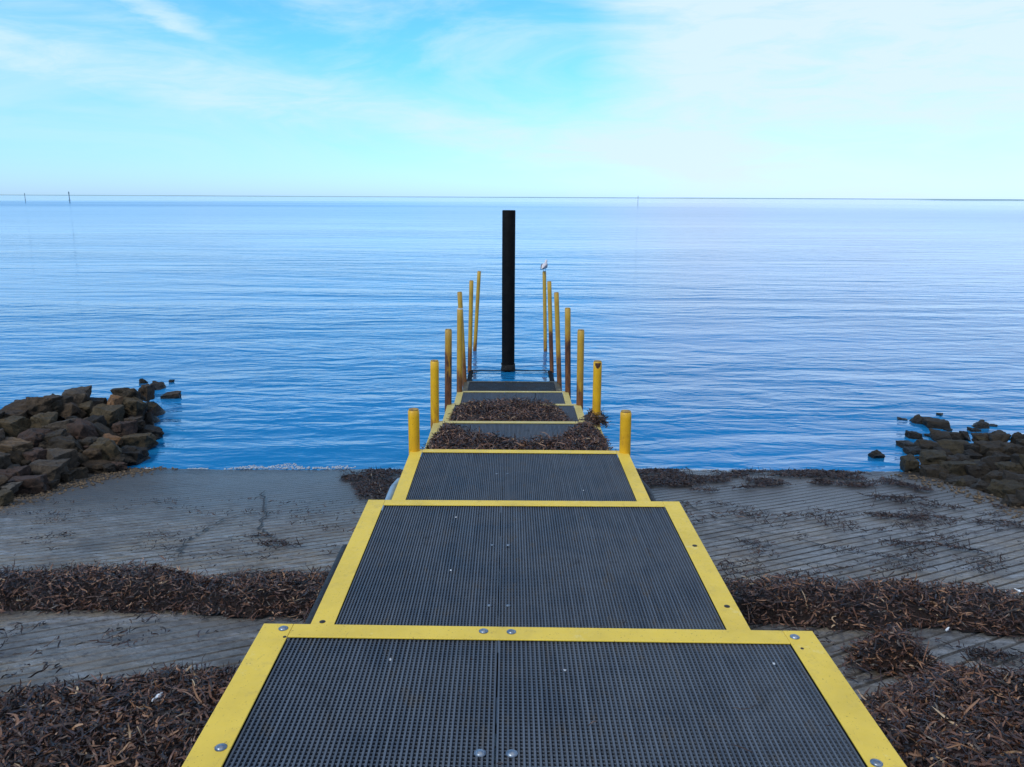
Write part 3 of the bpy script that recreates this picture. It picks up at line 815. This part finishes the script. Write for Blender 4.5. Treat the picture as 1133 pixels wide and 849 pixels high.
# small pebbles along the rock feet
def pebbles(name, path, n, w, label, seed):
    rng = np.random.default_rng(seed)
    m = MB(); rnd = random.Random(seed)
    for _ in range(n):
        f = rnd.random() * (len(path) - 1); k = int(f); f -= k
        x = path[k][0] + (path[k + 1][0] - path[k][0]) * f + rnd.gauss(0, w); y = path[k][1] + (path[k + 1][1] - path[k][1]) * f + rnd.gauss(0, w)
        s = rnd.uniform(.007, .034); z = gz(y) + s * .3
        a = rnd.uniform(0, 6.28); ca, sa = math.cos(a) * s, math.sin(a) * s
        e = rnd.uniform(.6, 1.)
        vs = [(x + ca, y + sa, z), (x - sa * e, y + ca * e, z), (x - ca, y - sa, z), (x + sa * e, y - ca * e, z), (x + ca * .3, y + sa * .2, z + s * .6), (x, y, z - s * .6)]
        m.add(vs, [(0, 1, 4), (1, 2, 4), (2, 3, 4), (3, 0, 4), (1, 0, 5), (2, 1, 5), (3, 2, 5), (0, 3, 5)])
    tag(m.build(name, M['pebble']), label, 'pebbles', kind='stuff')
pebbles('pebbles', [(-6.6, 8.4), (-6.35, 9.1), (-6.2, 10.2), (-5.9, 11.3), (-5.6, 11.9)], 900, .17, 'loose golden pebbles along the foot of the left rock wall', 4)
pebbles('pebbles', [(5.9, 8.4), (6.1, 9.4), (6.05, 10.5), (5.9, 11.4)], 260, .14, 'loose brown pebbles along the foot of the right rock pile', 5)

# ------------------------------------------------------------------ seagrass
def inside(poly, X, Y):
    r = np.zeros(X.shape, bool); n = len(poly)
    for i in range(n):
        x0, y0 = poly[i]; x1, y1 = poly[(i + 1) % n]
        c = ((y0 > Y) != (y1 > Y)) & (X < (x1 - x0) * (Y - y0) / ((y1 - y0) if y1 != y0 else 1e-9) + x0)
        r ^= c
    return r
def edge_dist(poly, X, Y):
    d = np.full(X.shape, 1e9); n = len(poly)
    for i in range(n):
        ax, ay = poly[i]; bx, by = poly[(i + 1) % n]
        vx, vy = bx - ax, by - ay; L2 = vx * vx + vy * vy + 1e-12
        t = np.clip(((X - ax) * vx + (Y - ay) * vy) / L2, 0, 1)
        d = np.minimum(d, np.hypot(X - ax - t * vx, Y - ay - t * vy))
    return np.where(inside(poly, X, Y), d, -d)

def ribbons(P, rng, lmin, lmax, wmin, wmax, lift=.35):
    """P (n,3): feet of n curled strands; returns verts, quads, tint"""
    n = len(P); S = 5
    L = rng.uniform(lmin, lmax, n) * rng.choice([.5, .8, 1, 1, 1.3, 2.4], n); W = rng.uniform(wmin, wmax, n)
    a = rng.uniform(0, 2 * np.pi, n); el = rng.normal(0, lift, n)
    da = rng.normal(0, .34, n); de = rng.normal(-.04, .22, n); roll = rng.normal(0, .6, n)
    pts = np.zeros((n, S, 3)); side = np.zeros((n, S, 3))
    p = P.copy()
    for k in range(S):
        dx = np.cos(a) * np.cos(el); dy = np.sin(a) * np.cos(el); dz = np.sin(el)
        pts[:, k] = p
        hx, hy = -np.sin(a), np.cos(a)
        nx, ny, nz = -np.cos(a) * np.sin(el), -np.sin(a) * np.sin(el), np.cos(el)
        c, s = np.cos(roll), np.sin(roll)
        side[:, k] = np.stack([hx * c + nx * s, hy * c + ny * s, nz * s], -1)
        p = p + np.stack([dx, dy, dz], -1) * (L / (S - 1))[:, None]
        a = a + da + rng.normal(0, .2, n); el = el + de + rng.normal(0, .15, n); roll = roll + rng.normal(0, .4, n)
    pts -= (pts.mean(1) - P)[:, None, :] * np.array([1, 1, .6])
    wk = np.array([.55, 1, 1, .9, .3])[None, :, None] * W[:, None, None] * .5
    V = np.stack([pts - side * wk, pts + side * wk], 2).reshape(n, S * 2, 3)
    b = (np.arange(n) * S * 2)[:, None, None]
    q = np.array([[2 * k, 2 * k + 1, 2 * k + 3, 2 * k + 2] for k in range(S - 1)])[None]
    tint = np.repeat(np.clip(rng.beta(1.5, 1.9, n), 0, 1), S * 2)
    return V.reshape(-1, 3), (b + q).reshape(-1, 4), tint

def heap(name, poly, base, H, dens, label, seed, soft=.30, jit=.03, lr=(.035, .085), wr=(.006, .013), lift=.26, clump=0., rag=.12):
    rng = np.random.default_rng(seed)
    px = [p[0] for p in poly]; py = [p[1] for p in poly]
    x0, x1, y0, y1 = min(px) - .3, max(px) + .3, min(py) - .3, max(py) + .3
    def hfun(X, Y):
        d = edge_dist(poly, X, Y) + (fbm(X * 2.3, Y * 2.3, seed) - .5) * 2 * rag
        t = np.clip(d / soft, 0, 1); t = t * t * (3 - 2 * t) * .75 + t * .25
        return np.where(d > 0, H * t * (.55 + .9 * fbm(X * 1.7, Y * 1.7, seed + 9)) + .012, 0), d
    c = .05
    gx = np.arange(x0, x1, c); gy = np.arange(y0, y1, c)
    X, Y = np.meshgrid(gx, gy); h, d = hfun(X, Y)
    Z = base(Y) + h - .014 + (fbm(X * 14, Y * 14, seed + 3) - .5) * .03 * (h > .02)
    idx = np.arange(X.size).reshape(X.shape)
    F = np.stack([idx[:-1, :-1], idx[:-1, 1:], idx[1:, 1:], idx[1:, :-1]], -1).reshape(-1, 4)
    F = F[(h.ravel()[F].min(1) > .012)] if H > .05 else F[:0]
    used = np.unique(F); mp = np.full(X.size, -1); mp[used] = np.arange(len(used)); F = mp[F]
    V0 = np.stack([X, Y, Z], -1).reshape(-1, 3)[used]
    n = int((x1 - x0) * (y1 - y0) * dens)
    sx = rng.uniform(x0, x1, n); sy = rng.uniform(y0, y1, n)
    hh, dd = hfun(sx, sy)
    prob = np.clip(1.0 + dd / .10, 0, 1) ** 2.2 * np.where(dd > 0, 1, .35)
    if clump: prob = prob * np.clip((fbm(sx * 2.5, sy * 4., seed + 5, 4) - clump) * 6, 0, 1)
    k = rng.uniform(0, 1, n) < prob
    sx, sy, hh = sx[k], sy[k], hh[k]
    P = np.stack([sx, sy, base(sy) + hh + np.abs(rng.normal(0, jit, len(sx))) * np.clip(hh / .05, .12, 1) + .004], -1)
    V1, F1, T = ribbons(P, rng, lr[0], lr[1], wr[0], wr[1], lift)
    V1[:, 2] = np.maximum(V1[:, 2], base(V1[:, 1]) + .003)
    if H < .05: T = T * .62
    V = np.vstack([V0, V1]); FF = np.vstack([F, F1 + len(V0)]) if len(F) else F1 + len(V0)
    mi = np.concatenate([np.ones(len(F), int), np.zeros(len(F1), int)])
    o = np_mesh(name, V, FF, [M['ribbon'], M['mound']], {'tint': np.concatenate([np.full(len(V0), .2), T])}, False, mi)
    tag(o, label, 'seaweed', kind='stuff')
    return len(F1) // 4
rb = lambda y: gz(y) + .012
tot = 0
tot += heap('seagrass_heap', [(-4.6, 3.3), (-3.3, 3.98), (-2.78, 4.15), (-2.4, 4.30), (-1.85, 4.35), (-1.0, 4.3), (-.9, 2.2), (-4.6, 2.2)], rb, .17, 3400,
     'heap of dry brown seagrass in the near left corner beside the jetty', 11)
tot += heap('seagrass_band', [(-6.1, 6.25), (-4.72, 6.3), (-4.07, 6.42), (-3.73, 6.5), (-3.2, 6.38), (-2.53, 6.28), (-1.71, 6.36), (-.6, 6.4), (-.6, 5.45), (-1.51, 5.4), (-2.06, 5.42), (-2.61, 5.56), (-3.25, 5.5), (-3.99, 5.56), (-6.1, 5.6)], rb, .13, 2400,
     'long band of brown seagrass across the left half of the ramp', 12)
tot += heap('seagrass_band', [(.6, 6.3), (1.81, 6.16), (2.49, 6.12), (3.23, 6.06), (3.75, 5.92), (4.2, 5.75), (5.6, 5.5), (5.6, 4.75), (4.3, 4.9), (3.71, 5.08), (3.15, 5.22), (2.39, 5.28), (1.65, 5.26), (.6, 5.3)], rb, .13, 2400,
     'long band of brown seagrass across the right half of the ramp', 13)
tot += heap('seagrass_heap', [(.95, 4.0), (1.7, 3.85), (2.1, 4.2), (2.40, 4.40), (2.62, 4.45), (2.72, 4.36), (3.02, 4.22), (3.4, 4.12), (4.6, 3.9), (4.6, 2.2), (.95, 2.2)], rb, .18, 3400,
     'heap of dry brown seagrass in the near right corner beside the jetty', 14)
tot += heap('seagrass_clump', [(2.12, 4.62), (2.30, 4.98), (2.55, 5.06), (2.70, 4.95), (2.72, 4.6), (2.66, 4.38), (2.45, 4.40)], rb, .15, 4200,
     'separate raised clump of seagrass just above the near right heap', 15, soft=.22, rag=.05)
# piles lying on the jetty
tot += heap('seagrass_heap', [(-.98, 6.95), (.98, 6.95), (.99, 8.6), (.90, 8.95), (.62, 8.9), (.38, 8.35), (.1, 8.2), (-.2, 8.3), (-.5, 8.5), (-.78, 8.8), (-.96, 8.5)], lambda y: 1.455 + 0 * y, .11, 3800,
     'dark seagrass heap on the jetty, the nearer of two, higher at both ends', 16, soft=.16, rag=.06)
tot += heap('seagrass_heap', [(-.96, 9.30), (.97, 9.30), (.90, 10.0), (.78, 10.5), (.60, 11.3), (-.2, 11.45), (-.7, 11.42), (-.90, 11.2)], lambda y: 1.08 + 0 * y, .10, 3200,
     'dark seagrass heap on the jetty, the farther of two, covering a whole platform', 17, soft=.16, rag=.06)
tot += heap('seagrass_clump', [(.80, 9.1), (1.06, 9.1), (1.08, 9.5), (.85, 9.5)], lambda y: 1.46 + 0 * y, .11, 6000,
     'small clump of weed wrapped round the foot of a yellow post', 18, soft=.12, rag=.03)
# thin litter
heap('seagrass_litter', [(-2.7, 11.55), (-1.2, 11.6), (-1.2, 9.5), (-2.0, 9.5), (-2.2, 10.2)], rb, .008, 3000,
     'thin dark seagrass litter by the waterline left of the jetty', 19, clump=.40, lift=.12, jit=.006, wr=(.006, .014))
heap('seagrass_litter', [(1.2, 11.65), (5.3, 11.6), (5.6, 10.2), (4.0, 10.6), (2.4, 10.0), (1.2, 9.4)], rb, .008, 3200,
     'thin dark seagrass litter by the waterline right of the jetty', 20, clump=.42, lift=.12, jit=.006, wr=(.006, .014))
heap('seagrass_litter', [(1.3, 9.6), (4.0, 9.4), (5.8, 9.0), (5.6, 6.6), (1.3, 6.4)], rb, .004, 950,
     'sparse scattered scraps of seagrass on the right half of the ramp', 21, clump=.50, lift=.08, jit=.004, wr=(.005, .012), lr=(.015, .07))
heap('seagrass_litter', [(4.1, 8.85), (4.9, 8.72), (5.7, 8.35), (5.7, 8.15), (4.9, 8.4), (4.2, 8.6)], rb, .015, 2600,
     'narrow dark streak of seagrass on the ramp below the right rock pile', 22, clump=.40, lift=.12, jit=.006, soft=.1, rag=.08)
heap('seagrass_litter', [(3.7, 7.75), (4.5, 7.3), (4.6, 7.2), (3.7, 7.45)], rb, .012, 2600,
     'short dark streak of seagrass in the middle of the right ramp half', 23, clump=.38, lift=.12, jit=.006, soft=.1, rag=.08)
heap('seagrass_litter', [(-3.05, 7.72), (-2.6, 7.75), (-2.3, 7.5), (-1.8, 7.35), (-1.8, 7.1), (-2.4, 7.25), (-3.0, 7.5)], rb, .012, 2600,
     'short dark streak of seagrass on the ramp left of the jetty', 24, clump=.42, lift=.12, jit=.006, soft=.1, rag=.08)
heap('seagrass_litter', [(-6.0, 9.5), (-1.3, 9.5), (-1.3, 6.4), (-6.0, 6.5)], rb, .003, 420,
     'few scattered scraps of seagrass on the left half of the ramp', 25, clump=.50, lift=.06, jit=.004, wr=(.005, .012), lr=(.012, .05))
heap('seagrass_litter', [(-4.6, 5.6), (-1.2, 5.4), (-1.2, 4.3), (-4.6, 3.6)], rb, .003, 300,
     'few scraps of seagrass on the bare strip between the left heaps', 26, clump=.57, lift=.10, jit=.004)
heap('seagrass_litter', [(1.3, 5.3), (4.4, 5.0), (4.4, 4.1), (1.3, 4.0)], rb, .003, 420,
     'few scraps of seagrass on the bare strip between the right heaps', 27, clump=.55, lift=.10, jit=.004)
heap('seagrass_litter', [(2.95, 4.78), (3.12, 4.85), (3.5, 4.62), (3.45, 4.52), (3.15, 4.68)], rb, .02, 4000,
     'small wisp of seagrass lying on the grooves right of the clump', 28, lift=.2, soft=.1, rag=.05, clump=.35)
heap('seagrass_litter', [(4.5, 9.9), (5.9, 9.5), (6.0, 8.9), (5.4, 9.1), (4.6, 9.5)], rb, .02, 1800,
     'seagrass and shell litter along the foot of the right rock pile', 29, clump=.42, lift=.15, jit=.01, soft=.2)

heap('straw_bits', [(-.85, .9), (.85, .9), (.85, 4.6), (-.85, 4.6)], lambda y: np.where(y < 2.55, 2.586, 2.211), .001, 26,
     'tiny scraps of dry grass caught on the near mesh platforms', 30, clump=.42, lift=.05, jit=.002, lr=(.02, .05), wr=(.002, .005))
def droppings():
    rnd = random.Random(6); m = MB()
    for x, y, z, r0 in ((-.50, 2.42, 2.59, .012), (.09, 2.36, 2.59, .010), (.80, 2.40, 2.59, .010), (-.42, 4.55, 2.215, .012), (-.40, 3.84, 2.215, .012), (.55, 1.70, 2.59, .008), (-.1, 3.0, 2.215, .007), (.5, 6.0, 1.84, .012)):
        r = r0 * .62; n = 9; ring = [(x + r * rnd.uniform(.5, 1.1) * math.cos(6.283 * k / n), y + r * rnd.uniform(.6, 1.5) * math.sin(6.283 * k / n), z - .003) for k in range(n)]
        m.add(ring + [(x, y, z + .001)], [(k, (k + 1) % n, n) for k in range(n)], 0, True)
    tag(m.build('bird_droppings', mat_simple('dropping_white', (.36, .38, .41), (.50, .52, .55), 80)), 'small white bird droppings dotted over the near mesh platforms', 'droppings', kind='stuff')
droppings()
# small scraps
def scrap(name, x, y, h, L, label, seed, mat):
    rnd = random.Random(seed); m = MB(); n = 7
    a = rnd.uniform(0, 6.28)
    vs = []
    for k in range(n):
        f = k / (n - 1) - .5; w = L * .16 * (1.1 - abs(f) * 1.6) * rnd.uniform(.7, 1.2)
        cx = x + math.cos(a) * f * L + rnd.uniform(-.004, .004); cy = y + math.sin(a) * f * L; cz = gz(cy) + h + rnd.uniform(0, .014)
        vs += [(cx - math.sin(a) * w, cy + math.cos(a) * w, cz), (cx, cy, cz + .008), (cx + math.sin(a) * w, cy - math.cos(a) * w, cz + rnd.uniform(-.004, .008)), (cx, cy, cz - .004)]
    fs = []
    for k in range(n - 1):
        for j in range(4): fs.append((4 * k + j, 4 * k + (j + 1) % 4, 4 * k + 4 + (j + 1) % 4, 4 * k + 4 + j))
    m.add(vs, fs, 0, True)
    m.add(vs[:4], [(3, 2, 1, 0)]); m.add(vs[-4:], [(0, 1, 2, 3)])
    tag(m.build(name, mat), label, 'litter')
scrap('paper_scrap', -1.98, 3.78, .215, .11, 'crumpled white scrap on the near left seagrass heap', 3, M['white'])
scrap('shell', 3.05, 5.14, .05, .06, 'white shell at the lower edge of the right seagrass band', 5, M['white'])
scrap('shell', 1.92, 4.99, .04, .06, 'white shell close to the right edge of the jetty', 6, M['white'])
scrap('shell', 4.1, 5.95, .06, .09, 'long white shell at the top edge of the right seagrass band', 7, M['white'])

# foam along the waterline
def foam():
    rng = np.random.default_rng(8); m = MB()
    xs = np.arange(-5.7, 5.6, .035)
    for k, x in enumerate(xs):
        if -1.0 < x < 1.0: continue
        s = fbm(np.array([x * 1.3]), np.array([.5]), 2)[0]
        w = max(0, (s - (.36 if x < -2.5 else .47))) * (.85 if x < -2.5 else .55)
        if w < .01: continue
        yb = Y0 - .02 + (fbm(np.array([x * .9]), np.array([7.]), 4)[0] - .5) * .20
        for _ in range(int(2 + w * 34)):
            cx = x + rng.uniform(-.03, .03); cy = yb + rng.uniform(-.1, 1.) * w; r = rng.uniform(.006, .020)
            z = max(0, gz(cy) + .012) + .002
            m.dome((cx, cy, z - .004), r, r * rng.uniform(.5, .9), 7)
    if m.v: tag(m.build('foam', M['foam']), 'thin line of white foam where the sea laps the ramp', 'foam', kind='stuff')
foam()

# ------------------------------------------------------------------ far things
M['beacon'] = mat_simple('hazed_beacon_steel', (.13, .19, .23), (.16, .22, .26), 2)  # lightened colour carries the haze of distance
def beacon(x, y, top, label, r, cross):
    root = empty('channel_beacon', (x, y, 0)); tag(root, label, 'beacon', 'channel beacons on the horizon')
    m = MB(); m.tube([(0, 0, -3), (0, 0, top)], r, 10); m.build('pole', M['beacon'], root)
    m = MB(); m.box(-.3 * cross, .3 * cross, -.1, .1, top * .80, top * .93); m.build('marker_board', M['beacon'], root)
    m = MB(); m.box(-.5 * cross, .5 * cross, -.5 * cross, .5 * cross, 1.2, 1.4); m.build('platform', M['beacon'], root)
beacon(-242.3, 450, 5.9, 'taller of the two thin beacons on the left horizon', .22, 1.)
beacon(-266.6, 450, 5.0, 'shorter beacon nearest the left edge of the horizon', .14, .5)
beacon(70.7, 450, 5.1, 'tiny lone beacon on the horizon right of the jetty', .10, .4)

def land(name, x0, x1, y, h, label, seed):
    xs = np.linspace(x0, x1, 160); V = []; F = []
    for k, x in enumerate(xs):
        f = k / 159; e = min(1, f * 12, (1 - f) * 12)
        hh = h * e * (.7 + .6 * float(fbm(np.array([f * 22]), np.array([1.]), seed)[0]))
        V += [(x, y - 40, -.5), (x, y - 10, hh * .8), (x, y + 60, hh), (x, y + 200, -.5)]
    for k in range(159):
        for j in range(3): F.append((4 * k + j, 4 * k + 4 + j, 4 * k + 5 + j, 4 * k + 1 + j))
    tag(np_mesh(name, V, F, M['land'], smooth=True), label, 'land', kind='structure')
land('far_shore', -4200, 4300, 4800, 4.2, 'thin line of far shore along the whole horizon', 1)
land('far_shore', 1270, 2600, 2500, 3.6, 'low nearer spit of land at the right end of the horizon', 2)

# ------------------------------------------------------------------ sky, sun, camera
SUN_EL, SUN_AZ = 42., 222.       # azimuth clockwise from +Y (north): sun behind the viewer's left shoulder
w = NT('World', world=True); scene.world = w.owner
sky = w.n('ShaderNodeTexSky', sky_type='NISHITA'); sky.sun_disc = False
sky.sun_elevation = R(SUN_EL); sky.sun_rotation = R(SUN_AZ); sky.air_density = 1.0; sky.dust_density = .3; sky.ozone_density = 2.0; sky.altitude = 0
tc = w.n('ShaderNodeTexCoord'); d = tc.outputs['Generated']
sp = w.n('ShaderNodeSeparateXYZ'); w.l(d, sp.inputs[0])
dx, dy, dz = sp.outputs
el = w.math('MULTIPLY', w.math('ARCSINE', dz), 57.2958)
az = w.math('MULTIPLY', w.math('ARCTAN2', dx, dy), 57.2958)
# cirrus: streaky noise in (azimuth, elevation), the long axis falling to the right
cv = w.n('ShaderNodeCombineXYZ'); w.l(az, cv.inputs[0]); w.l(el, cv.inputs[1])
wisp = w.noise(w.sc(cv.outputs[0], (.055, .21, 1), rot=(0, 0, R(9))), 1., 7, .62, .9)
soft = w.noise(w.sc(cv.outputs[0], (.022, .075, 1), loc=(3.1, 1.7, 0), rot=(0, 0, R(7))), 1., 4, .5, .5)
fine = w.noise(w.sc(cv.outputs[0], (.16, .75, 1), rot=(0, 0, R(14))), 1., 6, .65, .6)
def band(a0, e0, slope, half):            # a soft bank lying along el = e0 + slope*(az-a0)
    c = w.math('ADD', w.math('MULTIPLY', w.math('SUBTRACT', az, a0), slope), e0)
    return w.mapr(w.math('ABSOLUTE', w.math('SUBTRACT', w.math('ADD', el, w.math('MULTIPLY', w.math('SUBTRACT', wisp, .5), 5.)), c)), 0, half, 1, 0)
b1 = w.math('MULTIPLY', band(-33, 8.9, -.15, 3.4), w.mapr(az, 4, 22, 1, .3))
blob_r = w.math('MULTIPLY', w.mapr(w.math('ADD', az, w.math('MULTIPLY', w.math('SUBTRACT', wisp, .5), 16.)), 1, 12), w.mapr(el, 26, 12, 0, 1))
blob_r = w.math('MULTIPLY', blob_r, w.mapr(el, 0, 7, .45, 1))
w2 = w.math('MULTIPLY', band(-25.5, 12.2, -.42, 1.2), w.mapr(az, -31, -28, 0, 1)); w2 = w.math('MULTIPLY', w2, w.mapr(az, -22, -17, 1, 0))
high = w.math('MULTIPLY', w.mapr(soft, .38, .66, .35, 1.), w.math('MAXIMUM', w.mapr(el, 38, 62), w.math('MULTIPLY', w.mapr(dy, .1, -.3), w.mapr(el, 8, 30))))  # unseen cloud overhead and behind, added to give the ground brighter, whiter light
cl = w.math('ADD', w.math('ADD', w.math('MULTIPLY', b1, .78), w.math('MULTIPLY', blob_r, .95)), w.math('ADD', w.math('MULTIPLY', w2, .85), w.math('MULTIPLY', high, .95)))
cl = w.math('MULTIPLY', cl, w.mapr(fine, .20, .76, w.mapr(az, -5, 12, .45, .72), 1.12), clamp=True)
veil = w.math('MULTIPLY', w.mapr(wisp, .36, .72, .05, .55), w.mapr(el, .5, 5))
cl = w.math('MAXIMUM', w.math('MINIMUM', cl, .92), w.math('MULTIPLY', veil, w.mapr(el, 25, 13)))
skyc = w.mix(1., sky.outputs[0], w.mix(w.mapr(el, .5, 11), (.84, 1.38, 2.55), (.58, 1.66, 2.25)), 'MULTIPLY')
cloud_col = w.mix(w.mapr(el, 30, 55), w.mix(w.mapr(az, -10, 25), (7.1, 9.2, 11.8), (7.7, 9.25, 12.0)), (14., 13.6, 12.4))
out = w.mix(cl, skyc, cloud_col)
bg = w.n('ShaderNodeBackground'); w.l(out, bg.inputs[0]); bg.inputs[1].default_value = .10
wo = w.n('ShaderNodeOutputWorld'); w.l(bg.outputs[0], wo.inputs[0])

sl = bpy.data.lights.new('sun', 'SUN'); sl.energy = 2.0; sl.angle = R(14); sl.color = (1., .95, .87)
so = bpy.data.objects.new('sun', sl); COL.objects.link(so)
sdir = Vector((math.sin(R(SUN_AZ)) * math.cos(R(SUN_EL)), math.cos(R(SUN_AZ)) * math.cos(R(SUN_EL)), math.sin(R(SUN_EL))))
so.rotation_euler = sdir.to_track_quat('Z', 'Y').to_euler(); so.location = sdir * 50

cam = bpy.data.cameras.new('camera'); cam.sensor_width = 36.; cam.lens = 36. * 880 / 1133.
cam.clip_start = .05; cam.clip_end = 30000.
co = bpy.data.objects.new('camera', cam); COL.objects.link(co)
co.matrix_world = Matrix.Translation((-.1, 0, 4.12)) @ Matrix.Rotation(R(-.23), 4, 'Z') @ Matrix.Rotation(R(90 - 13.2), 4, 'X') @ Matrix.Rotation(R(.27), 4, 'Z')
scene.camera = co
vs = scene.view_settings
vs.view_transform = 'Standard'; vs.look = 'None'; vs.gamma = 1.; vs.exposure = 0.; vs.use_curve_mapping = False
print('strands', tot)
